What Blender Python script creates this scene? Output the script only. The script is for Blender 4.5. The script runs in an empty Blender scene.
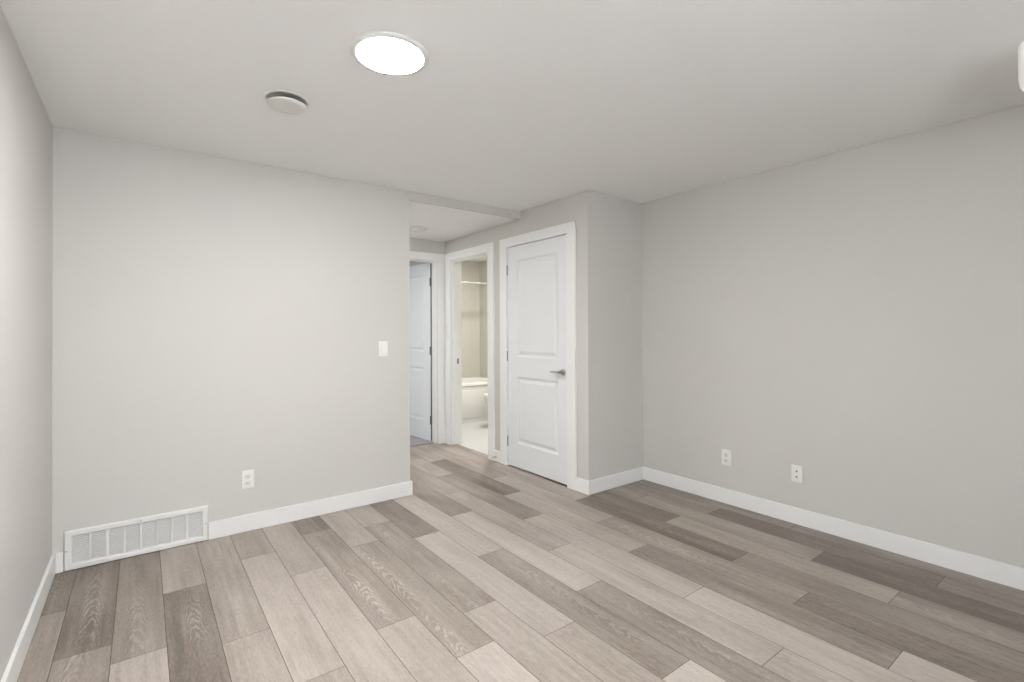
import bpy, bmesh, math, random
from mathutils import Vector, Matrix

# ------------------------------------------------------------------ camera, light, exposure
S = bpy.context.scene
COL = S.collection
U = 1.255                      # camera height in metres; the plan below is in multiples of it
EXPOSURE = 0.04
F_PX = 491.1; YAW = 0.6456; V0 = 328.16; PITCH = 0.006; ROLL = -0.0042
CAM = (0.005*U, 0.0085*U, 1.0*U)

cam_data = bpy.data.cameras.new('camera')
cam = bpy.data.objects.new('camera', cam_data)
COL.objects.link(cam)
S.camera = cam
cam_data.sensor_width = 36.0
cam_data.lens = 36.0 * F_PX / 1024
cam_data.shift_y = -(341.0 - V0) / 1024
cam_data.clip_start = 0.02
cam.matrix_world = (Matrix.Translation(CAM) @ Matrix.Rotation(-YAW, 4, 'Z')
                    @ Matrix.Rotation(math.pi / 2 + PITCH, 4, 'X') @ Matrix.Rotation(ROLL, 4, 'Z'))

S.view_settings.view_transform = 'Standard'
S.view_settings.look = 'None'
S.view_settings.gamma = 1.0
S.view_settings.use_curve_mapping = False
S.view_settings.exposure = EXPOSURE

world = bpy.data.worlds.new('daylight')
S.world = world
world.use_nodes = True
bg = world.node_tree.nodes['Background']
bg.inputs['Color'].default_value = (0.93, 0.965, 1.0, 1)
bg.inputs['Strength'].default_value = 20.5

def area_light(name, loc, rot, sx, sy, power=0.0, color=(1, 1, 1), portal=False, shape='RECTANGLE'):
    d = bpy.data.lights.new(name, 'AREA'); d.shape = shape; d.size = sx
    if shape == 'RECTANGLE': d.size_y = sy
    d.energy = power; d.color = color
    if portal: d.cycles.is_portal = True
    o = bpy.data.objects.new(name, d); COL.objects.link(o)
    o.location = [c for c in loc]; o.rotation_euler = rot
    return o

# plan (multiples of U): x runs along the back wall, y away from the camera
XL, XR, YA, YF = -0.293, 2.7044, 2.7943, -0.95
XE, XB, YC, YH = 1.3172, 2.1852, 2.1299, 3.9018
H, HH = 1.8620, 1.8062         # room ceiling, lower hall ceiling
HX0 = 0.45                     # left end of the hall, behind the back wall
TW = 0.092                     # wall thickness
BX1, BY0, BY1 = 3.36, 3.02, 5.13   # bathroom
W1 = (-0.15, 0.95, 0.62, 1.62)  # added_window_1 in the front wall: x0, x1, z0, z1
W2 = (4.65, 5.45, 0.78, 1.34)   # added_window_2 in the far room: y0, y1, z0, z1
RX0, RY1 = 0.3, 5.9            # far room
# daylight portals inside the two added window openings
area_light('window_daylight', ((W1[0]+W1[1])/2*U, (YF-TW-.01)*U, (W1[2]+W1[3])/2*U), (math.pi/2, 0, 0), (W1[1]-W1[0])*U, (W1[3]-W1[2])*U, portal=True)
area_light('far_window_daylight', ((RX0-TW-.01)*U, (W2[0]+W2[1])/2*U, (W2[2]+W2[3])/2*U), (0, -math.pi/2, 0), (W2[3]-W2[2])*U, (W2[1]-W2[0])*U, portal=True)

# ------------------------------------------------------------------ materials
def mat(name, color, rough=0.5, metal=0.0, emit=None, emit_s=0.0, spec=0.5):
    m = bpy.data.materials.new(name); m.use_nodes = True
    b = m.node_tree.nodes['Principled BSDF']
    b.inputs['Base Color'].default_value = (*color, 1)
    b.inputs['Roughness'].default_value = rough
    b.inputs['Metallic'].default_value = metal
    b.inputs['Specular IOR Level'].default_value = spec
    if emit:
        b.inputs['Emission Color'].default_value = (*emit, 1)
        b.inputs['Emission Strength'].default_value = emit_s
    return m

def paint(name, color, rough=0.6, bump=0.06, scale=220.0, vary=0.012, spec=0.3):
    """painted surface: faint roller texture and a trace of unevenness in the tint"""
    m = mat(name, color, rough, spec=spec); nt = m.node_tree; N = nt.nodes; L = nt.links
    b = N['Principled BSDF']
    tc = N.new('ShaderNodeTexCoord')
    n1 = N.new('ShaderNodeTexNoise'); n1.inputs['Scale'].default_value = scale; n1.inputs['Detail'].default_value = 2
    bp = N.new('ShaderNodeBump'); bp.inputs['Strength'].default_value = bump; bp.inputs['Distance'].default_value = 0.0006
    L.new(tc.outputs['Object'], n1.inputs['Vector']); L.new(n1.outputs['Fac'], bp.inputs['Height'])
    L.new(bp.outputs['Normal'], b.inputs['Normal'])
    n2 = N.new('ShaderNodeTexNoise'); n2.inputs['Scale'].default_value = 1.7
    L.new(tc.outputs['Object'], n2.inputs['Vector'])
    mx = N.new('ShaderNodeMix'); mx.data_type = 'RGBA'
    mx.inputs['A'].default_value = (*[c*(1-vary) for c in color], 1)
    mx.inputs['B'].default_value = (*[min(1, c*(1+vary)) for c in color], 1)
    L.new(n2.outputs['Fac'], mx.inputs['Factor']); L.new(mx.outputs['Result'], b.inputs['Base Color'])
    return m

M_WALL = paint('wall_paint', (0.600, 0.583, 0.558))
M_CEIL = paint('ceiling_paint', (0.915, 0.912, 0.905), bump=0.1, scale=150)
M_TRIM = paint('trim_paint', (0.84, 0.84, 0.83), rough=0.38, bump=0.02, spec=0.4)
M_DOOR = paint('door_paint', (0.79, 0.81, 0.82), rough=0.42, bump=0.03, spec=0.4)
M_PLAST = mat('white_plastic', (0.80, 0.80, 0.775), 0.4)
M_PLAST2 = mat('warm_white_plastic', (0.74, 0.735, 0.705), 0.45)
M_GRILLE = mat('white_grille_metal', (0.80, 0.80, 0.785), 0.45)
M_SLOT = mat('dark_slot', (0.04, 0.04, 0.04), 0.6)
M_JACK = mat('grey_jack', (0.10, 0.10, 0.10), 0.5)
M_DUCT = mat('duct_grey', (0.50, 0.49, 0.475), 0.6)
M_NICKEL = mat('brushed_nickel', (0.46, 0.45, 0.44), 0.38, 0.75)
M_HINGE = mat('satin_hinge_metal', (0.16, 0.16, 0.16), 0.42, 0.8)
M_CHROME = mat('chrome', (0.75, 0.74, 0.70), 0.2, 0.8)
M_ROD = mat('satin_rod_metal', (0.30, 0.295, 0.27), 0.8, 0.0)
M_TUB = mat('tub_acrylic', (0.80, 0.785, 0.75), 0.25)
M_CHINA = mat('toilet_china', (0.80, 0.785, 0.74), 0.18)
M_GAP = mat('plank_gap', (0.07, 0.06, 0.052), 0.8)
M_LAMP = mat('lamp_diffuser', (0.9, 0.9, 0.88), 0.4, emit=(1.0, 0.99, 0.975), emit_s=240.0)
M_OPAL = mat('opal_glass', (0.88, 0.88, 0.86), 0.25, emit=(1.0, 0.99, 0.97), emit_s=0.28)  # weak glow added to whiten the drum shade
M_GLASS = bpy.data.materials.new('window_glass'); M_GLASS.use_nodes = True
_b = M_GLASS.node_tree.nodes['Principled BSDF']
_b.inputs['Roughness'].default_value = 0.0; _b.inputs['IOR'].default_value = 1.01
_b.inputs['Transmission Weight'].default_value = 1.0

def mat_surround():
    m = mat('tub_surround_tile', (0.60, 0.585, 0.525), 0.3); nt = m.node_tree; N = nt.nodes; L = nt.links
    tc = N.new('ShaderNodeTexCoord'); mp = N.new('ShaderNodeMapping')
    sep = N.new('ShaderNodeSeparateXYZ'); add = N.new('ShaderNodeMath'); add.operation = 'ADD'
    cmb = N.new('ShaderNodeCombineXYZ')
    L.new(tc.outputs['Object'], sep.inputs[0])
    L.new(sep.outputs['X'], add.inputs[0]); L.new(sep.outputs['Y'], add.inputs[1])
    L.new(add.outputs[0], cmb.inputs['X']); L.new(sep.outputs['Z'], cmb.inputs['Y'])
    br = N.new('ShaderNodeTexBrick'); br.inputs['Scale'].default_value = 1.0
    br.inputs['Brick Width'].default_value = 0.30; br.inputs['Row Height'].default_value = 0.15
    br.inputs['Mortar Size'].default_value = 0.002; br.offset = 0.0
    br.inputs['Color1'].default_value = (0.60, 0.585, 0.525, 1); br.inputs['Color2'].default_value = (0.585, 0.57, 0.51, 1)
    br.inputs['Mortar'].default_value = (0.55, 0.54, 0.485, 1)
    L.new(cmb.outputs[0], br.inputs['Vector']); L.new(br.outputs['Color'], N['Principled BSDF'].inputs['Base Color'])
    return m
M_TILE = mat_surround()

def mat_planks():
    m = bpy.data.materials.new('limed_oak_planks'); m.use_nodes = True
    nt = m.node_tree; N = nt.nodes; L = nt.links; b = N['Principled BSDF']
    def node(t, **kw):
        n = N.new(t)
        for k, v in kw.items(): setattr(n, k, v)
        return n
    def math_(op, a, c=None, v=None):
        n = node('ShaderNodeMath', operation=op)
        L.new(a, n.inputs[0])
        if c is not None: L.new(c, n.inputs[1])
        elif v is not None: n.inputs[1].default_value = v
        return n.outputs[0]
    tone = node('ShaderNodeAttribute', attribute_name='tone')       # r tone, g figure strength, b random
    sep = node('ShaderNodeSeparateColor'); L.new(tone.outputs['Color'], sep.inputs[0])
    loc = node('ShaderNodeAttribute', attribute_name='plank_uv')    # position across / along the plank
    off = node('ShaderNodeVectorMath', operation='MULTIPLY'); off.inputs[1].default_value = (0, 0, 1)
    rnd = node('ShaderNodeCombineXYZ'); rs = math_('MULTIPLY', sep.outputs[2], v=40.0)
    L.new(rs, rnd.inputs['Z']); L.new(rs, rnd.inputs['Y'])
    vec = node('ShaderNodeVectorMath', operation='ADD'); L.new(loc.outputs['Vector'], vec.inputs[0]); L.new(rnd.outputs[0], vec.inputs[1])
    def noise(sx, sy, detail=4.0, rough=0.6, dist=0.0):
        mp = node('ShaderNodeMapping'); mp.inputs['Scale'].default_value = (sx, sy, 1.0)
        L.new(vec.outputs[0], mp.inputs['Vector'])
        n = node('ShaderNodeTexNoise'); n.inputs['Scale'].default_value = 1.0
        n.inputs['Detail'].default_value = detail; n.inputs['Roughness'].default_value = rough; n.inputs['Distortion'].default_value = dist
        L.new(mp.outputs[0], n.inputs['Vector']); return n.outputs['Fac']
    def ramp(f, a, c):
        r = node('ShaderNodeMapRange'); L.new(f, r.inputs['Value'])
        r.inputs['From Min'].default_value = a; r.inputs['From Max'].default_value = c
        return r.outputs['Result']
    cloud = ramp(noise(7, 1.6, 3, .55), .28, .72)            # soft patches along a plank
    fine = ramp(noise(150, 34, 6, .75), .3, .7)             # fibre
    streak = ramp(noise(48, 1.9, 4, .6, .4), .3, .7)         # long streaks
    # cathedral figure: contour lines of a stretched noise
    ls = node('ShaderNodeSeparateXYZ'); L.new(loc.outputs['Vector'], ls.inputs[0])
    ctr = math_('ADD', math_('MULTIPLY', sep.outputs[2], v=.09), v=.043)
    du = math_('SUBTRACT', ls.outputs['X'], ctr)
    wob = math_('MULTIPLY', math_('SUBTRACT', noise(16, 4.5, 4, .6), v=.5), v=5.0)
    arch = math_('ADD', math_('MULTIPLY', math_('MULTIPLY', du, du), v=1500.0), math_('MULTIPLY', ls.outputs['Y'], v=13.0))
    rings = math_('SINE', math_('MULTIPLY', math_('ADD', arch, wob), v=6.2832))
    rings = ramp(rings, .1, 1.0)
    rings = math_('MULTIPLY', rings, ramp(math_('ABSOLUTE', du), .062, .020))
    gate = ramp(noise(9, 2.2, 2, .5), .36, .60)
    fig = math_('MULTIPLY', math_('MULTIPLY', rings, gate), sep.outputs[1])
    # tone = plank tone + streaks
    t = math_('ADD', sep.outputs[0], math_('MULTIPLY', math_('SUBTRACT', cloud, v=.5), v=.34))
    t = math_('ADD', t, math_('MULTIPLY', math_('SUBTRACT', streak, v=.5), v=.20))
    t = math_('ADD', t, math_('MULTIPLY', math_('SUBTRACT', fine, v=.5), v=.34))
    t = math_('ADD', t, math_('MULTIPLY', math_('SUBTRACT', fig, v=.12), v=.42))
    cr = node('ShaderNodeValToRGB'); L.new(t, cr.inputs[0])
    e = cr.color_ramp.elements
    e[0].position = 0.0; e[0].color = (0.142, 0.114, 0.094, 1)
    e[1].position = 1.0; e[1].color = (0.505, 0.452, 0.407, 1)
    k = e.new(.5); k.color = (0.325, 0.279, 0.243, 1)
    L.new(cr.outputs[0], b.inputs['Base Color'])
    b.inputs['Roughness'].default_value = 0.42; b.inputs['Specular IOR Level'].default_value = 0.42
    bp = node('ShaderNodeBump'); bp.inputs['Strength'].default_value = .22; bp.inputs['Distance'].default_value = .0008
    L.new(fine, bp.inputs['Height']); L.new(bp.outputs[0], b.inputs['Normal'])
    return m
M_PLANK = mat_planks()
M_BATHFLOOR = paint('bath_floor_vinyl', (0.58, 0.58, 0.57), rough=0.35, bump=0.03, scale=60)

# ------------------------------------------------------------------ mesh helpers (metres)
def box(bm, a, b, bevel=0.0, seg=2):
    x0, y0, z0 = [min(p, q) for p, q in zip(a, b)]; x1, y1, z1 = [max(p, q) for p, q in zip(a, b)]
    v = [bm.verts.new(c) for c in ((x0,y0,z0),(x1,y0,z0),(x1,y1,z0),(x0,y1,z0),(x0,y0,z1),(x1,y0,z1),(x1,y1,z1),(x0,y1,z1))]
    fs = [bm.faces.new([v[i] for i in f]) for f in ((0,3,2,1),(4,5,6,7),(0,1,5,4),(1,2,6,5),(2,3,7,6),(3,0,4,7))]
    if bevel:
        es = list({e for f in fs for e in f.edges})
        bmesh.ops.bevel(bm, geom=es, offset=bevel, segments=seg, profile=0.5, affect='EDGES')

def ubox(bm, a, b, bevel=0.0): box(bm, [c*U for c in a], [c*U for c in b], bevel)

def lathe(bm, prof, seg=48, mtx=None, cap0=False, cap1=False):
    """prof: (radius, z) pairs"""
    rings = []
    for r, z in prof:
        if r < 1e-6: rings.append([bm.verts.new((0, 0, z))])
        else: rings.append([bm.verts.new((r*math.cos(2*math.pi*i/seg), r*math.sin(2*math.pi*i/seg), z)) for i in range(seg)])
    new = [v for r in rings for v in r]
    for A, B in zip(rings, rings[1:]):
        for i in range(seg):
            j = (i+1) % seg
            if len(A) == 1 and len(B) == 1: continue
            if len(A) == 1: bm.faces.new((A[0], B[j], B[i]))
            elif len(B) == 1: bm.faces.new((A[i], A[j], B[0]))
            else: bm.faces.new((A[i], A[j], B[j], B[i]))
    if cap0 and len(rings[0]) > 1: bm.faces.new(list(reversed(rings[0])))
    if cap1 and len(rings[-1]) > 1: bm.faces.new(rings[-1])
    if mtx is not None: bmesh.ops.transform(bm, matrix=mtx, verts=new)

def loft(bm, loops, cap0=False, cap1=False, mtx=None):
    R = [[bm.verts.new(p) for p in l] for l in loops]
    n = len(R[0])
    for A, B in zip(R, R[1:]):
        for i in range(n):
            j = (i+1) % n
            bm.faces.new((A[i], A[j], B[j], B[i]))
    if cap0: bm.faces.new(list(reversed(R[0])))
    if cap1: bm.faces.new(R[-1])
    if mtx is not None: bmesh.ops.transform(bm, matrix=mtx, verts=[v for r in R for v in r])

def tube(bm, pts, r, seg=14, cap=True):
    """round bar through the points"""
    loops = []
    P = [Vector(p) for p in pts]
    up = Vector((0, 0, 1))
    for i, p in enumerate(P):
        d = (P[min(i+1, len(P)-1)] - P[max(i-1, 0)]).normalized()
        u = up if abs(d.dot(up)) < .95 else Vector((1, 0, 0))
        a = d.cross(u).normalized(); b = a.cross(d).normalized()
        rr = r[i] if isinstance(r, (list, tuple)) else r
        loops.append([p + a*rr*math.cos(2*math.pi*k/seg) + b*rr*math.sin(2*math.pi*k/seg) for k in range(seg)])
    loft(bm, loops, cap, cap)

def rrect(cx, cy, hx, hy, r, z, n=6):
    out = []
    for q, (sx, sy) in enumerate(((1, 1), (-1, 1), (-1, -1), (1, -1))):
        for k in range(n+1):
            a = math.pi/2*(q + k/n)
            out.append((cx + sx*(hx-r) + r*math.cos(a), cy + sy*(hy-r) + r*math.sin(a), z))
    return out

def obj(name, bm, m, parent=None, smooth=False, loc=None):
    me = bpy.data.meshes.new(name)
    bmesh.ops.recalc_face_normals(bm, faces=bm.faces)
    bm.to_mesh(me); bm.free()
    if isinstance(m, (list, tuple)):
        for k in m: me.materials.append(k)
    else: me.materials.append(m)
    o = bpy.data.objects.new(name, me); COL.objects.link(o)
    if smooth:
        me.polygons.foreach_set('use_smooth', [True]*len(me.polygons))
        me.update()
        try: me.set_sharp_from_angle(angle=math.radians(smooth if smooth is not True else 35))
        except Exception: pass
    if loc is not None: o.location = loc
    if parent is not None: o.parent = parent
    return o

def tag(o, label, cat=None, group=None, kind=None):
    o['label'] = label
    if cat: o['category'] = cat
    if group: o['group'] = group
    if kind: o['kind'] = kind
    return o

def thing(name, label, cat, loc, rotz=0.0, group=None, kind=None):
    o = bpy.data.objects.new(name, None); COL.objects.link(o)
    o.empty_display_size = 0.05
    o.location = loc; o.rotation_euler = (0, 0, rotz)
    return tag(o, label, cat, group, kind)

def struct(name, bm, m, label, cat):
    return tag(obj(name, bm, m), label, cat, kind='structure')

NB = bmesh.new

# ------------------------------------------------------------------ floor
PW = 0.1408; PL = 0.9635; X1 = -0.2126
JOINT = {0: 2.402, 1: 2.05, 2: 1.926, 3: 2.315, 4: 1.834, 5: 2.455, 6: 2.169, 7: 2.569, 8: 2.282, 9: 2.475, 10: 2.200,
         11: 1.846, 12: 2.334, 13: 1.699, 14: 2.060, 15: 2.432, 16: 1.793, 17: 2.104, 18: 1.585, 19: 1.900, 20: 1.512, 21: 1.15}
# tones read plank by plank: (beyond the joint, this side, next, next)
TONE = {0: (.20, .50), 1: (.24, .30), 2: (.38, .82), 3: (.72, .22), 4: (.54, .60), 5: (.50, .74, .62), 6: (.66, .74),
        7: (.22, .44, .74), 8: (.66, .46, .86), 9: (.68, .42, .60), 10: (.20, .74, .62), 11: (.78, .36, .92), 12: (.36, .80, .42),
        13: (.60, .72, .62), 14: (.34, .74, .80), 15: (.14, .68, .34, .78), 16: (.66, .44, .26, .60), 17: (.62, .14, .36),
        18: (.16, .56, .46), 19: (.46, .52, .06), 20: (.42, .10, .30), 21: (.34, .34)}
FIG = {(1, 0): 1, (1, 1): 1, (3, 1): .9, (7, 1): 1, (8, 1): 1, (9, 1): .6, (0, 0): .7, (2, 0): .6, (12, 2): .7, (11, 1): .6, (13, 2): .9,
       (18, 1): .5, (18, 2): .9, (15, 2): .6, (17, 1): .5, (10, 2): .4, (16, 1): .6}
def build_floor():
    rng = random.Random(11)
    bm = NB()
    lt = bm.verts.layers.float_color.new('tone')
    lu = bm.verts.layers.float_vector.new('plank_uv')
    g = 0.0011
    y_lo, y_hi = YF*U, RY1*U
    for c in range(0, 22):
        x0 = (X1 + (c-1)*PW)*U; x1 = x0 + PW*U
        j = JOINT[c]; ks = []
        k = int(math.ceil((RY1 - j)/PL))
        edges = []
        y = j + k*PL
        while y > YF - PL:
            edges.append((y, -k)); y -= PL; k -= 1
        for (ya, idx) in edges:
            y1, y0 = ya*U, (ya-PL)*U
            # plank idx: edges index i means plank starting (far end) at joint j - i*PL ; far plank beyond j is tone 0
            ti = idx + 1
            tl = TONE[c]
            tone = tl[ti] if 0 <= ti < len(tl) else rng.uniform(.36, .62)
            if (c, ti) == (17, 0): pass
            fig = FIG.get((c, ti), rng.choice((0, .15, .3)))
            rb = rng.random()
            a, b_ = max(y0, y_lo), min(y1, y_hi)
            if b_ - a < .01: continue
            xa, xb = max(x0, XL*U - .02), min(x1, (XR + .05)*U)
            vs = [bm.verts.new(p) for p in ((xa+g, a+g, 0), (xb-g, a+g, 0), (xb-g, b_-g, 0), (xa+g, b_-g, 0))]
            for v in vs:
                v[lt] = (tone, fig, rb, 1)
                v[lu] = (v.co.x - x0, v.co.y - y0, 0)
            f = bm.faces.new(vs); f.material_index = 0
    # dark underlay that shows in the joints
    for p in [((XL-.05)*U, y_lo, XR*U+.06, y_hi)]:
        vs = [bm.verts.new(q) for q in ((p[0], p[1], -.0015), (p[2], p[1], -.0015), (p[2], p[3], -.0015), (p[0], p[3], -.0015))]
        f = bm.faces.new(vs); f.material_index = 1
        box(bm, (p[0], p[1], -.08), (p[2], p[3], -.002))
    for f in bm.faces:
        if f.calc_center_median().z < -.0012: f.material_index = 1
    o = obj('floor', bm, (M_PLANK, M_GAP))
    tag(o, 'grey-beige limed oak plank floor running through room and hall', 'floor', kind='structure')
build_floor()
bm = NB(); ubox(bm, (2.236, BY0-.05, .0), (BX1+.05, BY1+.05, .002/U))
struct('floor_bathroom', bm, M_BATHFLOOR, 'pale bathroom floor seen through the open doorway', 'floor')

bm = NB(); ubox(bm, (RX0, 3.966, .0), (XB, RY1-.03, .003/U))
struct('floor_far_room', bm, paint('grey_carpet', (0.42, 0.41, 0.42), rough=0.95, bump=0.6, scale=400, vary=.06, spec=.1), 'grey floor of the room beyond the hall end door', 'floor')
bm = NB(); ubox(bm, (1.479, 3.946, .0), (2.0975, 3.968, .0045/U), .0012)
struct('trim_7', bm, mat('threshold_taupe', (0.20, 0.175, 0.155), 0.5), 'dark threshold strip under the open hall end door', 'door trim')

# ------------------------------------------------------------------ walls and ceilings
DT = 1.628                         # door opening height
D1 = (2.300, 2.962)                # closet opening in the door wall (y)
D2 = (3.2086, 3.790)               # bathroom opening (y)
D3 = (1.468, 2.102)                # opening at the hall end (x)
bm = NB(); ubox(bm, (XL-TW, YF-TW, 0), (XL, YA+TW, H)); struct('wall_left', bm, M_WALL, 'greige painted wall along the left edge of the photo', 'wall')
bm = NB()
ubox(bm, (XL, YA, 0), (XE, YA+TW, H))
ubox(bm, (XE, YA, HH), (XB, YA+.012, H))
struct('wall_back', bm, M_WALL, 'greige back wall with floor grille, carrying the low header across the hall', 'wall')
bm = NB(); ubox(bm, (HX0-TW, YA+TW, 0), (HX0, YH, HH+.08)); struct('wall_hall_left', bm, M_WALL, 'greige hall wall hidden behind the back wall end', 'wall')
bm = NB()
ubox(bm, (XR, YF-TW, 0), (XR+TW, BY0, H)); struct('wall_right', bm, M_WALL, 'long greige wall on the right with two wall plates', 'wall')
bm = NB()
for y0, y1, z0, z1 in ((YC, D1[0], 0, H), (D1[0], D1[1], DT, H), (D1[1], D2[0], 0, H), (D2[0], D2[1], DT, H), (D2[1], BY1+TW, 0, H)):
    ubox(bm, (XB, y0, z0), (XB+TW, y1, z1))
struct('wall_door_side', bm, M_WALL, 'greige wall with the closed closet door and the bathroom doorway', 'wall')
bm = NB(); ubox(bm, (XB+TW, YC, 0), (XR, YC+TW, H)); struct('wall_closet', bm, M_WALL, 'narrow greige closet side wall facing the room', 'wall')
bm = NB()
for x0, x1, z0, z1 in ((HX0, D3[0], 0, HH+.08), (D3[0], D3[1], DT, HH+.08), (D3[1], XB, 0, HH+.08)):
    ubox(bm, (x0, YH, z0), (x1, YH+TW, z1))
struct('wall_hall_end', bm, M_WALL, 'greige wall closing the far end of the hall above its door', 'wall')
bm = NB()
for x0, x1, z0, z1 in ((XL, W1[0], 0, H), (W1[1], XR, 0, H), (W1[0], W1[1], 0, W1[2]), (W1[0], W1[1], W1[3], H)):
    ubox(bm, (x0, YF-TW, z0), (x1, YF, z1))
struct('wall_front', bm, M_WALL, 'greige wall with the added window behind the camera', 'wall')
bm = NB(); ubox(bm, (XL-TW, YF-TW, H), (XR+TW, YA+.012, H+.08)); struct('ceiling', bm, M_CEIL, 'white painted ceiling of the room', 'ceiling')
bm = NB(); ubox(bm, (XE, YA+.0121, HH), (XB, YH, HH+.08)); ubox(bm, (HX0, YA+TW, HH), (XE, YH, HH+.08)); struct('ceiling_hall', bm, M_CEIL, 'lower white ceiling over the hall', 'ceiling')
# bathroom shell
bm = NB(); ubox(bm, (XB+TW, BY1, 0), (BX1, BY1+TW, H)); struct('wall_bathroom_back', bm, M_TILE, 'beige tiled wall behind the bathtub', 'wall')
bm = NB(); ubox(bm, (BX1, BY0-TW, 0), (BX1+TW, BY1+TW, H)); struct('wall_bathroom_right', bm, M_TILE, 'beige tiled wall at the right end of the bathtub', 'wall')
bm = NB(); ubox(bm, (XB+TW, BY0-TW, 0), (BX1, BY0, H)); struct('wall_bathroom_front', bm, M_WALL, 'wall between closet and bathroom', 'wall')
bm = NB(); ubox(bm, (XB+TW, BY0, H), (BX1, BY1, H+.05)); struct('ceiling_bathroom', bm, M_CEIL, 'white bathroom ceiling', 'ceiling')
bm = NB(); ubox(bm, (XB+TW, YC+TW, H), (XR, BY0-TW, H+.05)); struct('ceiling_closet', bm, M_CEIL, 'ceiling inside the closet', 'ceiling')
# far room shell
bm = NB()
for y0, y1, z0, z1 in ((YH, W2[0], 0, HH), (W2[1], RY1, 0, HH), (W2[0], W2[1], 0, W2[2]), (W2[0], W2[1], W2[3], HH)):
    ubox(bm, (RX0-TW, y0, z0), (RX0, y1, z1))
struct('wall_far_room_left', bm, M_WALL, 'wall with the added window in the room beyond the hall', 'wall')
bm = NB(); ubox(bm, (RX0, RY1-.02, 0), (XB+TW, RY1+TW, HH)); struct('wall_far_room_back', bm, M_WALL, 'back wall of the room beyond the hall', 'wall')
bm = NB(); ubox(bm, (XB, BY1+TW, 0), (XB+TW, RY1-.02, HH)); struct('wall_far_room_right', bm, M_WALL, 'right wall of the room beyond the hall', 'wall')
bm = NB(); ubox(bm, (RX0, YH, 0), (HX0-TW*.0, YH+TW, HH)); struct('wall_far_room_front', bm, M_WALL, 'front wall of the room beyond the hall', 'wall')
bm = NB(); ubox(bm, (RX0-TW, YH+TW, HH), (XB, RY1+TW, HH+.05)); struct('ceiling_far_room', bm, M_CEIL, 'ceiling of the room beyond the hall', 'ceiling')

# unseen windows added for daylight (behind the camera and in the far room)
def window(name, a, b, axis, label):
    """a, b opposite corners of the opening in metres; axis the wall's normal"""
    w = thing(name, label, 'window', ((a[0]+b[0])/2, (a[1]+b[1])/2, a[2]), kind='structure')
    lo = Vector(a) - w.location; hi = Vector(b) - w.location
    t = .05
    k = 1 - axis                        # running axis
    def bar(bm, u0, u1, z0, z1, dep=.035):
        p = [0, 0, z0]; q = [0, 0, z1]; p[k] = u0; q[k] = u1; p[axis] = -dep; q[axis] = dep
        box(bm, p, q, .004)
    bm = NB(); u0, u1, z0, z1 = lo[k], hi[k], lo[2], hi[2]
    bar(bm, u0, u1, z0, z0+t); bar(bm, u0, u1, z1-t, z1); bar(bm, u0, u0+t, z0+t, z1-t); bar(bm, u1-t, u1, z0+t, z1-t)
    um = (u0+u1)/2; bar(bm, um-t/2, um+t/2, z0+t, z1-t)
    obj('window_frame', bm, M_TRIM, w)
    for s0, s1 in ((u0+t, um-t/2), (um+t/2, u1-t)):
        bm = NB(); p = [0, 0, z0+t]; q = [0, 0, z1-t]; p[k] = s0; q[k] = s1; p[axis] = -.003; q[axis] = .003
        box(bm, p, q); obj('window_pane', bm, M_GLASS, w)
window('added_window_1', (W1[0]*U, (YF-TW*.6)*U, W1[2]*U), (W1[1]*U, (YF-TW*.6)*U, W1[3]*U), 1, 'unseen wide white framed window added in the front wall')
window('added_window_2', ((RX0-TW*.6)*U, W2[0]*U, W2[2]*U), ((RX0-TW*.6)*U, W2[1]*U, W2[3]*U), 0, 'unseen white framed window added to the room beyond the hall')

# ------------------------------------------------------------------ baseboards
BH = 0.0835*U; BT = 0.0115*U
def baseboard(name, segs, label):
    bm = NB()
    for a, b in segs: box(bm, (a[0]*U, a[1]*U, 0.0005), (b[0]*U, b[1]*U, BH), .002)
    struct(name, bm, M_TRIM, label, 'baseboard')
t = .0115
VG = (-0.2560, 0.2580, 0.0012, 0.166)       # return grille on the back wall: x0, x1, z0, z1
baseboard('baseboard_back', [((XL+t, YA-t), (VG[0]-.002, YA)), ((VG[1]+.002, YA-t), (XE+t, YA)), ((XE, YA+.0001), (XE+t, YA+TW))], 'white baseboard along the back wall right and left of the grille')
baseboard('baseboard_left', [((XL, YF), (XL+t, YA))], 'white baseboard along the left wall')
baseboard('baseboard_right', [((XR-t, YF), (XR, YC))], 'long white baseboard along the right wall')
baseboard('baseboard_closet', [((XB-t, YC-t), (XR-t, YC))], 'short white baseboard across the closet side wall')
baseboard('baseboard_door_side', [((XB-t, YC+.0002), (XB, 2.2296)), ((XB-t, 3.0385), (XB, 3.1245))], 'white baseboard pieces beside the door casings')

# ------------------------------------------------------------------ door casings and jambs
CT = .0145                                  # casing thickness
def casing(name, bars, label):
    bm = NB()
    for a, b in bars: ubox(bm, a, b, .0015)
    struct(name, bm, M_TRIM, label, 'door trim')
cx0 = XB - CT
ct = 1.6905
casing('trim_1', [((cx0, 2.2296, 0), (XB, 2.3065, DT-.004)), ((cx0, 2.9555, 0), (XB, 3.0380, DT-.004)), ((cx0, 2.2296, DT-.004), (XB, 3.0380, ct))], 'white casing around the closed closet door')
casing('trim_2', [((cx0, 3.1250, 0), (XB, 3.2046, DT-.004)), ((cx0, 3.794, 0), (XB, 3.8760, DT-.004)), ((cx0, 3.1250, DT-.004), (XB, 3.8760, ct))], 'white casing around the bathroom doorway')
casing('trim_3', [((1.386, YH-CT, 0), (D3[0]-.004, YH, DT-.004)), ((D3[1]+.004, YH-CT, 0), (2.1835, YH, DT-.004)), ((1.386, YH-CT, DT-.004), (2.1835, YH, ct))], 'white casing around the hall end door')
jt = .012
bm = NB()   # bathroom jamb with stop
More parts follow.
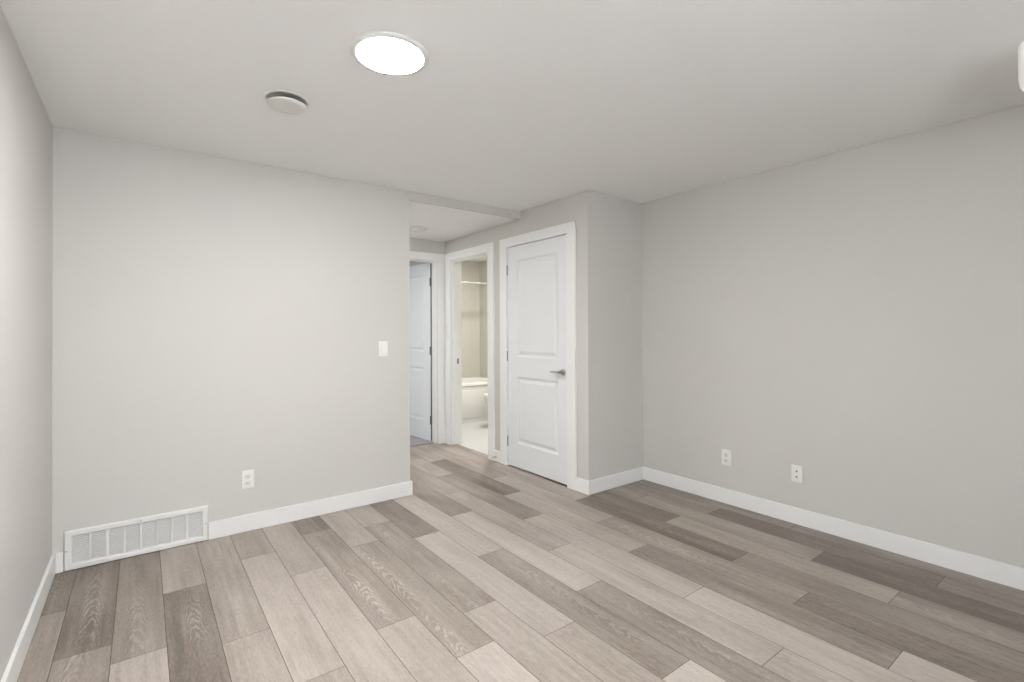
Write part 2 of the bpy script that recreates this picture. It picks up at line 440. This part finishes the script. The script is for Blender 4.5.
ubox(bm, (XB-.001, D2[1]-.0005, 0.0016), (XB+TW+.001, D2[1]+.0001, DT)); ubox(bm, (XB-.001, D2[0]-.0001, .0016), (XB+TW+.001, D2[0]+.0005, DT))
ubox(bm, (XB-.001, D2[0], DT-.008), (XB+TW+.001, D2[1], DT))
ubox(bm, (XB+.02, D2[1]-.009, .0016), (XB+.052, D2[1], DT-.008), .001); ubox(bm, (XB+.02, D2[0], .0016), (XB+.052, D2[0]+.009, DT-.008), .001)
ubox(bm, (XB+.02, D2[0], DT-.018), (XB+.052, D2[1], DT-.008), .001)
# casing on the bathroom side
ubox(bm, (XB+TW, 3.794, .0016), (XB+TW+CT, 3.876, DT), .001); ubox(bm, (XB+TW, 3.13, .0016), (XB+TW+CT, 3.2046, DT), .001); ubox(bm, (XB+TW, 3.13, DT), (XB+TW+CT, 3.876, ct), .001)
struct('trim_4', bm, M_TRIM, 'white jamb lining the bathroom doorway', 'door trim')
bm = NB()   # closet jamb
ubox(bm, (XB-.001, D1[0], .0016), (XB+TW, D1[0]+.0085, DT)); ubox(bm, (XB-.001, D1[1]-.0085, .0016), (XB+TW, D1[1], DT)); ubox(bm, (XB-.001, D1[0], DT-.0005), (XB+TW, D1[1], DT+.0001))
ubox(bm, (XB+.036, D1[0]+.0085, .0016), (XB+.06, D1[0]+.018, DT)); ubox(bm, (XB+.036, D1[1]-.018, .0016), (XB+.06, D1[1]-.0085, DT)); ubox(bm, (XB+.036, D1[0]+.018, DT-.0105), (XB+.06, D1[1]-.018, DT-.0006))
struct('trim_5', bm, M_TRIM, 'white jamb around the closed closet door', 'door trim')
bm = NB()   # hall end jamb
ubox(bm, (D3[0], YH-.001, .0016), (D3[0]+.010, YH+TW, DT)); ubox(bm, (D3[1]-.004, YH-.001, .0016), (D3[1], YH+TW, DT)); ubox(bm, (D3[0]+.01, YH-.001, DT-.008), (D3[1]-.004, YH+TW, DT))
ubox(bm, (D3[1]-.012, YH+.02, .0016), (D3[1]-.004, YH+.05, DT-.008), .001); ubox(bm, (D3[0]+.01, YH+.02, DT-.017), (D3[1]-.012, YH+.05, DT-.008), .001)
struct('trim_6', bm, M_TRIM, 'white jamb of the open hall end door', 'door trim')

# ------------------------------------------------------------------ panelled doors
def door_slab(w, h, th, px, pz):
    """slab from (0,0,0) to (w, th, h) with moulded panels on both faces; px = (x0, x1), pz = [(z0, z1), ...]"""
    bm = NB()
    xs = [0, px[0], px[1], w]; zs = [0] + [z for p in pz for z in p] + [h]
    for face in (0, 1):
        def P(x, z, d): return (x, d if face == 0 else th - d, z)
        grid = {}
        for i, x in enumerate(xs):
            for j, z in enumerate(zs): grid[i, j] = bm.verts.new(P(x, z, 0))
        for i in range(3):
            for j in range(len(zs)-1):
                if i == 1 and j % 2 == 1:
                    prev = [grid[i, j], grid[i+1, j], grid[i+1, j+1], grid[i, j+1]]
                    x0, x1, z0, z1 = xs[i], xs[i+1], zs[j], zs[j+1]
                    for ins, d in ((.004, .0008), (.016, .0085), (.024, .0095), (.030, .0090), (.052, .0025), (.056, .0020)):
                        cur = [bm.verts.new(P(*p, d)) for p in ((x0+ins, z0+ins), (x1-ins, z0+ins), (x1-ins, z1-ins), (x0+ins, z1-ins))]
                        for k in range(4): bm.faces.new((prev[k], prev[(k+1) % 4], cur[(k+1) % 4], cur[k]))
                        prev = cur
                    bm.faces.new(prev)
                else:
                    bm.faces.new((grid[i, j], grid[i+1, j], grid[i+1, j+1], grid[i, j+1]))
    for a, b in (((0, 0), (w, 0)), ((w, 0), (w, h)), ((w, h), (0, h)), ((0, h), (0, 0))):
        vs = [bm.verts.new(p) for p in ((a[0], 0, a[1]), (b[0], 0, b[1]), (b[0], th, b[1]), (a[0], th, a[1]))]
        bm.faces.new(vs)
    bmesh.ops.remove_doubles(bm, verts=bm.verts, dist=1e-5)
    return bm

def hinge(parent, x, y, z, side=1, h=.095, leaf=.016, name='hinge'):
    """knuckle barrel on the door edge with a strip of leaf each side, along z"""
    bm = NB()
    for k in range(5):
        z0 = z + h*k/5; lathe(bm, [(0, z0+.0006), (.0078, z0+.0006), (.0078, z0+h/5-.0006), (0, z0+h/5-.0006)], 14, Matrix.Translation((x, y, 0)))
    lathe(bm, [(0, z-.004), (.005, z-.002), (.005, z)], 12, Matrix.Translation((x, y, 0)))
    lathe(bm, [(.005, z+h), (.005, z+h+.002), (0, z+h+.004)], 12, Matrix.Translation((x, y, 0)))
    box(bm, (x-leaf*.6, y+.003, z), (x+leaf*.6, y+.0055, z+h))
    return obj(name, bm, M_HINGE, parent, smooth=40)

# door_1: closed closet door. Local x runs toward -y of the room (hinge side at 0), local y into the wall
SW = (2.9515 - 2.3120)*U; SH = 1.6135*U
d = door_slab(SW, SH, .035, ((2.9515-2.851)*U, (2.9515-2.406)*U), [(.172*U, .662*U), (.803*U, 1.512*U)])
door1 = obj('door_1', d, M_DOOR)
door1.matrix_world = Matrix.Translation(((XB+.004)*U, 2.9515*U, .0085*U)) @ Matrix.Rotation(-math.pi/2, 4, 'Z')
# rotation -90deg: local x -> -y, local y -> +x
tag(door1, 'closed white two-panel closet door with a satin lever handle', 'door', kind='structure')
for z in (.137, .768, 1.408): hinge(door1, -.012, -.012, z*U, h=.076*U)
def lever(parent, x, z):
    h = thing('door_handle', 'satin nickel lever handle on a round rose', None, (x, 0, z)); h.parent = parent
    ry = Matrix.Rotation(math.pi/2, 4, 'X')      # z axis -> -y (out of the door)
    bm = NB(); lathe(bm, [(0, 0), (.027, 0), (.027, .006), (.024, .010), (.014, .012), (.012, .014), (.0105, .045), (.0125, .050), (.0125, .058), (0, .060)], 32, ry)
    obj('rose', bm, M_NICKEL, h, smooth=40)
    bm = NB()
    pts = [(0, -.052, 0), (-.02, -.053, 0), (-.05, -.055, .001), (-.078, -.053, .001), (-.098, -.049, 0), (-.102, -.047, 0)]
    tube(bm, pts, [.0115, .011, .0095, .0088, .0085, .003], 16)
    obj('lever', bm, M_NICKEL, h, smooth=50)
lever(door1, (2.9515-2.3560)*U, .7245*U)
bm = NB(); box(bm, (SW-.009, -.0040, .7245*U-.032), (SW+.004, .02, .7245*U+.032), .0008)
obj('latch_plate', bm, M_HINGE, door1)

# door_2: hall end door, swung into the far room, hinged on the right
SW2 = .606*U
d = door_slab(SW2, SH, .035, (.1000*U, (.606-.1000)*U), [(.172*U, .662*U), (.803*U, 1.512*U)])
door2 = obj('door_2', d, M_DOOR)
ang = math.radians(90 + 5.2)                  # local x runs from the hinge into the far room
door2.matrix_world = Matrix.Translation((2.1130*U, (YH+TW+.002)*U, .0095*U)) @ Matrix.Rotation(ang, 4, 'Z')
tag(door2, 'white two-panel door standing open at the far end of the hall', 'door', kind='structure')
bpy.context.view_layer.update()
for z in (.150, .778, 1.400):
    bm = NB()
    for k in range(5):
        z0 = z*U + .019*k; lathe(bm, [(0, z0), (.0100, z0), (.0100, z0+.018), (0, z0+.018)], 12, Matrix.Translation((-.006, -.004, 0)))
    box(bm, (-.0034, -.002, z*U), (0.0, .0365, z*U+.095)); box(bm, (-.0034, .0351, z*U), (.016, .0368, z*U+.095)); box(bm, (-.035, -.011, z*U), (-.006, -.009, z*U+.095))
    obj('hinge', bm, M_HINGE, door2, smooth=40)

bm = NB(); box(bm, (-.0012, .0005, .004), (-.0001, .0345, SH-.004)); obj('dark_gap_strip', bm, M_JACK, door2)  # added strip; its dark colour stands in for shade in the hinge gap

# strike plate on the bathroom jamb
s = obj('strike_plate', (lambda b: (box(b, (2.232*U, (D2[1]-.0028)*U, .712*U), (2.256*U, (D2[1]-.0006)*U, .758*U), .0006), box(b, (2.2385*U, (D2[1]-.0034)*U, .724*U), (2.2495*U, (D2[1]-.0027)*U, .746*U)), b)[-1])(NB()), M_HINGE)
s.location = (0, 0, 0); s.location.y = -.009*U + .0085*U
tag(s, 'small metal strike plate on the left jamb of the bathroom doorway', 'strike plate')

# door stop on the baseboard between the two casings
ds = thing('door_stop', 'small spring door stop on baseboard between the bathroom and closet doors', 'door stop', ((XB-t)*U, 3.098*U, .045))
rx = Matrix.Rotation(-math.pi/2, 4, 'Y')
bm = NB(); lathe(bm, [(0, 0), (.011, 0), (.011, .003), (.006, .006), (0, .006)], 20, rx); obj('base', bm, M_NICKEL, ds, smooth=40)
bm = NB(); prof = []
for k in range(14): prof += [(.0045, .006+k*.0036), (.0062, .0078+k*.0036)]
lathe(bm, prof, 14, rx, True, True); obj('spring', bm, M_NICKEL, ds, smooth=60)
bm = NB(); lathe(bm, [(0, .054), (.0075, .054), (.0085, .060), (.0075, .068), (0, .070)], 18, rx); obj('tip', bm, M_PLAST, ds, smooth=50)

# ------------------------------------------------------------------ return air grille, low on the back wall
gx0, gx1, gz0, gz1 = [c*U for c in VG]; gy = YA*U
gw = gx1-gx0; gh = gz1-gz0
gr = thing('return_air_grille', 'long white metal air grille low on the back wall in the left corner', 'air grille', ((gx0+gx1)/2, gy, gz0))
fb = .032
bm = NB()
# flange as a picture frame with a sloped face
def fr(x, z, y): return (x, y, z)
loops = []
for ins, y in ((0, 0), (0, -.010), (.004, -.016), (fb-.008, -.016), (fb, -.011), (fb, -.002)):
    loops.append([(-gw/2+ins, y, ins), (gw/2-ins, y, ins), (gw/2-ins, y, gh-ins), (-gw/2+ins, y, gh-ins)])
loft(bm, loops)
obj('frame', bm, M_GRILLE, gr)
bm = NB()
ix0, ix1, iz0, iz1 = -gw/2+fb, gw/2-fb, fb, gh-fb
n = 16
for k in range(n):                                     # stamped louvres
    z = iz0 + (iz1-iz0)*(k+.5)/n; hh = (iz1-iz0)/n
    y0, y1 = -.0095, -.003
    vs = [bm.verts.new(p) for p in ((ix0, y0, z-hh*.42), (ix1, y0, z-hh*.42), (ix1, y1, z+hh*.12), (ix0, y1, z+hh*.12))]
    bm.faces.new(vs)
    vs = [bm.verts.new(p) for p in ((ix0, y0, z-hh*.42), (ix1, y0, z-hh*.42), (ix1, y0+.0015, z-hh*.52), (ix0, y0+.0015, z-hh*.52))]
    bm.faces.new(vs)
for k in range(0):                                    # fine vertical wires of the stamping
    x = ix0 + (ix1-ix0)*(k+.5)/64
    box(bm, (x-.0009, -.0099, iz0), (x+.0009, -.0085, iz1))
obj('louvres', bm, M_GRILLE, gr)
bm = NB(); box(bm, (ix0-.002, -.002, iz0-.002), (ix1+.002, -.0006, iz1+.002)); obj('duct_back', bm, mat('grille_shadow_metal', (.50, .50, .49), .7), gr)
for k in range(1, 8):
    x = ix0 + (ix1-ix0)*k/8
    bm = NB(); box(bm, (x-.0058, -.0128, iz0), (x+.0058, -.009, iz1), .0008); obj('divider', bm, M_GRILLE, gr)
for x, z in ((0, gh-fb*.45), (-gw/2+fb*.3, gh*.5), (gw/2-fb*.3, gh*.5)):
    bm = NB(); lathe(bm, [(0, 0), (.0042, 0), (.0036, .0015), (0, .0022)], 14, Matrix.Translation((x, -.016, z)) @ Matrix.Rotation(math.pi/2, 4, 'X'))
    obj('screw', bm, M_NICKEL, gr, smooth=40)

# ------------------------------------------------------------------ wall plates
def plate(name, label, cat, w, h, loc, rotz):
    """local: x along the wall, -y out of the wall"""
    o = thing(name, label, cat, loc, rotz)
    bm = NB()
    loft(bm, [[(x, y, z) for x, z, _ in rrect(0, 0, w/2-i, h/2-i, .004, 0)] for i, y in ((0, 0), (0, -.0025), (.0012, -.0048), (.003, -.0058))], True, True)
    obj('plate', bm, M_PLAST, o, smooth=40)
    return o
def screw(o, z, x=0):
    bm = NB(); lathe(bm, [(0, 0), (.003, 0), (.0024, .001), (0, .0014)], 12, Matrix.Translation((x, -.0056, z)) @ Matrix.Rotation(math.pi/2, 4, 'X')); obj('screw', bm, M_PLAST2, o, smooth=40)
def duplex(loc, rotz, label):
    o = plate('power_outlet', label, 'outlet', .070, .113, loc, rotz)
    for s in (1, -1):
        cz = s*.0197
        bm = NB()
        loft(bm, [[(x, y, z + cz) for x, z, _ in rrect(0, 0, .0168-i, .0140-i, .009, 0)] for i, y in ((0, -.005), (0, -.0078), (.001, -.0084))], True, True)
        f = obj('receptacle', bm, M_PLAST2, o, smooth=40)
        bm = NB()
        box(bm, (-.0072, -.0086, cz-.0008), (-.0048, -.0080, cz+.0082)); box(bm, (.0048, -.0086, cz-.0002), (.0070, -.0080, cz+.0076))
        lathe(bm, [(.0026, .0080), (.0026, .0086), (0, .0086)], 12, Matrix.Translation((0, 0, cz-.0068)) @ Matrix.Rotation(math.pi/2, 4, 'X'))
        obj('slots', bm, M_SLOT, f)
    screw(o, 0)
    return o
duplex((.4314*U, YA*U, .2585*U), 0, 'white duplex power outlet low on the back wall')
RZ = math.radians(-90)       # local x -> -y ; local -y -> -x (into the room)
duplex((XR*U, 1.5361*U, .2632*U), RZ, 'white duplex outlet on the right wall, the one nearer the corner')
o = plate('cable_wall_plate', 'white wall plate with two small dark jacks on the right wall', 'wall plate', .068, .110, (XR*U, 1.1528*U, .2573*U), RZ)
for s in (1, -1):
    bm = NB(); lathe(bm, [(.0080, .005), (.0080, .0075), (.0062, .0082), (.0055, .0075)], 20, Matrix.Translation((0, 0, s*.0175)) @ Matrix.Rotation(math.pi/2, 4, 'X'))
    j = obj('jack', bm, M_PLAST2, o, smooth=40)
    bm = NB(); lathe(bm, [(0, .0056), (.0056, .0056), (.0056, .0078), (.002, .0110), (0, .0110)], 16, Matrix.Translation((0, 0, s*.0175)) @ Matrix.Rotation(math.pi/2, 4, 'X'))
    obj('socket', bm, M_JACK, j, smooth=40)
screw(o, .045); screw(o, -.045)
o = plate('light_switch', 'white rocker light switch on the back wall near the hall opening', 'light switch', .072, .112, (1.1453*U, YA*U, .8985*U), 0)
bm = NB()
box(bm, (-.0172, -.0064, -.034), (.0172, -.0050, .034), .0006); obj('switch_frame', bm, M_PLAST2, o)
bm = NB()
vs = [bm.verts.new(p) for p in ((-.0155, -.0064, -.032), (.0155, -.0064, -.032), (.0155, -.0064, .032), (-.0155, -.0064, .032),
                                (-.0150, -.0105, -.0315), (.0150, -.0105, -.0315), (.0150, -.0068, .0315), (-.0150, -.0068, .0315), (-.015, -.0078, 0), (.015, -.0078, 0))]
for f in ((4, 5, 9, 8), (8, 9, 6, 7), (0, 1, 5, 4), (2, 3, 7, 6), (3, 0, 4, 8, 7), (1, 2, 6, 9, 5)): bm.faces.new([vs[i] for i in f])
obj('rocker', bm, M_PLAST, o)

# ------------------------------------------------------------------ ceiling fittings
def disc_light(loc, r, label, lamp_mat, name='ceiling_light'):
    o = thing(name, label, 'ceiling light', loc)
    rd = r*.845
    bm = NB(); lathe(bm, [(r, 0), (r, -.003), (r-.003, -.0075), (rd+.003, -.0095), (rd, -.0090), (rd, -.002)], 96); obj('trim_ring', bm, M_PLAST, o, smooth=50)
    bm = NB(); lathe(bm, [(rd, -.004), (rd, -.0099), (rd*.98, -.0106), (rd*.9, -.0112), (0, -.0120)], 96); obj('diffuser', bm, lamp_mat, o, smooth=50)
    return o
disc_light((.6220*U, 1.4510*U, H*U), .1195*U, 'lit round flush light, brightest spot on the room ceiling', M_LAMP)

disc_light((1.00*U, 3.40*U, HH*U), .11*U, 'unseen round flush light added in the hall behind the back wall', mat('hall_fill_lamp_diffuser', (.9, .9, .88), .4, emit=(1.0, .985, .96), emit_s=145.0))  # out of view, added to brighten the hall

# round air valve
av = thing('ceiling_air_valve', 'small round white air valve with a dark gap on the ceiling', 'ceiling vent', (.4345*U, 1.9600*U, H*U))
R = .0770*U
bm = NB(); lathe(bm, [(R, 0), (R, -.002), (R*.97, -.005), (R*.90, -.006), (R*.86, -.004), (R*.84, -.0005)], 64); obj('flange', bm, M_PLAST2, av, smooth=50)
bm = NB(); lathe(bm, [(R*.85, -.0045), (R*.80, -.0008), (R*.15, -.0006), (0, -.0006)], 64); obj('collar_inside', bm, M_DUCT, av, smooth=50)
bm = NB(); lathe(bm, [(0, -.021), (R*.62, -.022), (R*.84, -.0235), (R*.885, -.0255), (R*.885, -.0285), (R*.83, -.0325), (R*.55, -.0340), (R*.5, -.0335), (0, -.0340)], 64); obj('disc', bm, M_PLAST2, av, smooth=50)
bm = NB(); lathe(bm, [(.010, -.001), (.010, -.0215)], 20, None, True, True); obj('stem', bm, M_DUCT, av, smooth=40)

# smoke detector on the hall ceiling
sd = thing('smoke_detector', 'small round white smoke detector on the hall ceiling', 'smoke detector', (1.7270*U, 3.4850*U, HH*U))
r = .070
bm = NB(); lathe(bm, [(r+.010, 0), (r+.010, -.008), (r+.006, -.012), (r-.002, -.012)], 48); obj('base', bm, M_PLAST2, sd, smooth=45)
bm = NB(); lathe(bm, [(r-.002, -.011), (r, -.015), (r, -.026), (r-.006, -.036), (r*.6, -.041), (0, -.042)], 48); obj('cover', bm, M_PLAST, sd, smooth=45)

# white drum shaped fixture cut by the right edge of the photo
dc = (2.137*U, .119*U, H*U)
dl = thing('drum_ceiling_lamp', 'white drum-shaped ceiling fixture cut off by the right edge', 'ceiling light', dc)
dr = .150*U
bm = NB(); lathe(bm, [(dr*.80, 0), (dr*.80, -.014), (0, -.014)], 64); obj('ceiling_plate', bm, M_PLAST, dl, smooth=40)
bm = NB(); lathe(bm, [(dr*.80, -.006), (dr*.94, -.010), (dr, -.024), (dr, -.140), (dr*.985, -.165), (dr*.93, -.182), (dr*.80, -.190), (0, -.194)], 96); obj('shade', bm, M_OPAL, dl, smooth=60)

# unseen ceiling light added to light the bathroom
disc_light((2.85*U, 3.95*U, H*U), .12*U, 'unseen round flush light added inside the bathroom', mat('bath_fill_lamp_diffuser', (.9, .9, .88), .4, emit=(1.0, .975, .92), emit_s=215.0))

# ------------------------------------------------------------------ bathtub
TX0, TX1, TY0, TY1, TZ = (XB+TW)*U+.002, BX1*U-.002, 4.54*U, BY1*U-.002, .436*U
tcx, tcy, thx, thy = (TX0+TX1)/2, (TY0+TY1)/2, (TX1-TX0)/2, (TY1-TY0)/2
tub = thing('bathtub', 'white alcove bathtub with a flat apron seen through the bathroom doorway', 'bathtub', (tcx, tcy, .0026))
bm = NB(); z0 = 0; zt = TZ-.0026
loops = [rrect(0, 0, thx-.012, thy-.012, .01, 0), rrect(0, 0, thx-.012, thy-.012, .01, zt-.045), rrect(0, 0, thx-.002, thy-.002, .012, zt-.038),
         rrect(0, 0, thx, thy, .014, zt-.012), rrect(0, 0, thx-.010, thy-.010, .016, zt), rrect(0, 0, thx-.060, thy-.065, .07, zt-.002),
         rrect(0, 0, thx-.072, thy-.078, .09, zt-.018), rrect(0, 0, thx-.11, thy-.11, .11, zt-.30), rrect(0, 0, thx-.16, thy-.15, .12, zt-.37), rrect(0, 0, thx-.3, thy-.25, .05, zt-.38)]
loft(bm, loops, True, True)
obj('tub_shell', bm, M_TUB, tub, smooth=50)
bm = NB(); loft(bm, [[(x, -thy+.012+y, z+zt*.47) for x, z, _ in rrect(0, 0, thx-.05-i, zt*.36-i, .03, 0)] for i, y in ((0, .001), (0, -.003), (.006, -.006))], True, True)
obj('apron_panel', bm, M_TUB, tub, smooth=50)

# curtain rod
RZ_ = 1.5285*U; RY_ = 4.545*U
rod = thing('shower_curtain_rod', 'pale metal curtain rod spanning above the bathtub', 'curtain rod', ((TX0+TX1)/2, RY_, RZ_))
hl = thx + .001
bm = NB(); tube(bm, [(-hl, 0, 0), (hl, 0, 0)], .0125, 20); obj('rod', bm, M_ROD, rod, smooth=40)
for s in (-1, 1):
    bm = NB(); lathe(bm, [(0, 0), (.030, 0), (.030, .004), (.018, .016), (.0135, .020)], 28, Matrix.Translation((s*hl, 0, 0)) @ Matrix.Rotation(-s*math.pi/2, 4, 'Y')); obj('flange', bm, M_CHROME, rod, smooth=40)

# ------------------------------------------------------------------ toilet (bowl points to -x, tank on the right wall)
tl = thing('toilet', 'white toilet whose bowl front shows at the bathroom doorway edge', 'toilet', (BX1*U, 4.205*U, .0026))
def egg(L0, L1, w, z, n=40, p=1.0):
    """closed egg outline: nose at x=-L1, back at x=-L0"""
    cx = -(L0 + (L1-L0)*.42); out = []
    for k in range(n):
        a = 2*math.pi*k/n; c, s_ = math.cos(a), math.sin(a)
        rx_ = (cx + L1)*1.0 if c < 0 else (-L0 - cx)
        rx_ = abs(rx_)
        out.append((cx + rx_*c, w*s_, z))
    return out
bm = NB()
loft(bm, [egg(.10, .61, .115, 0), egg(.10, .605, .112, .03), egg(.12, .57, .098, .12), egg(.12, .565, .105, .20), egg(.12, .60, .14, .27), egg(.14, .655, .172, .34), egg(.16, .678, .183, .385), egg(.16, .680, .184, .395)], True, True)
obj('bowl', bm, M_CHINA, tl, smooth=60)
bm = NB(); loft(bm, [egg(.20, .672, .178, .3955), egg(.19, .682, .187, .400), egg(.19, .682, .187, .411), egg(.20, .676, .181, .4150)], True, True); obj('seat', bm, M_CHINA, tl, smooth=60)
bm = NB(); loft(bm, [egg(.20, .672, .178, .4155), egg(.19, .680, .185, .419), egg(.19, .678, .184, .430), egg(.22, .655, .165, .438), egg(.30, .55, .09, .442)], True, True); obj('lid', bm, M_CHINA, tl, smooth=60)
bm = NB(); loft(bm, [rrect(-.115, 0, .088, .19, .03, .385), rrect(-.115, 0, .098, .205, .035, .56), rrect(-.113, 0, .102, .215, .035, .745)], True, True); obj('tank', bm, M_CHINA, tl, smooth=50)
bm = NB(); loft(bm, [rrect(-.113, 0, .106, .220, .035, .7455), rrect(-.113, 0, .108, .224, .037, .752), rrect(-.113, 0, .108, .224, .037, .772), rrect(-.113, 0, .100, .216, .035, .782)], True, True); obj('tank_lid', bm, M_CHINA, tl, smooth=50)
bm = NB(); box(bm, (-.235, -.16, .69), (-.217, -.14, .705), .002); box(bm, (-.240, -.16, .693), (-.232, -.09, .702), .002); obj('flush_lever', bm, M_CHROME, tl)
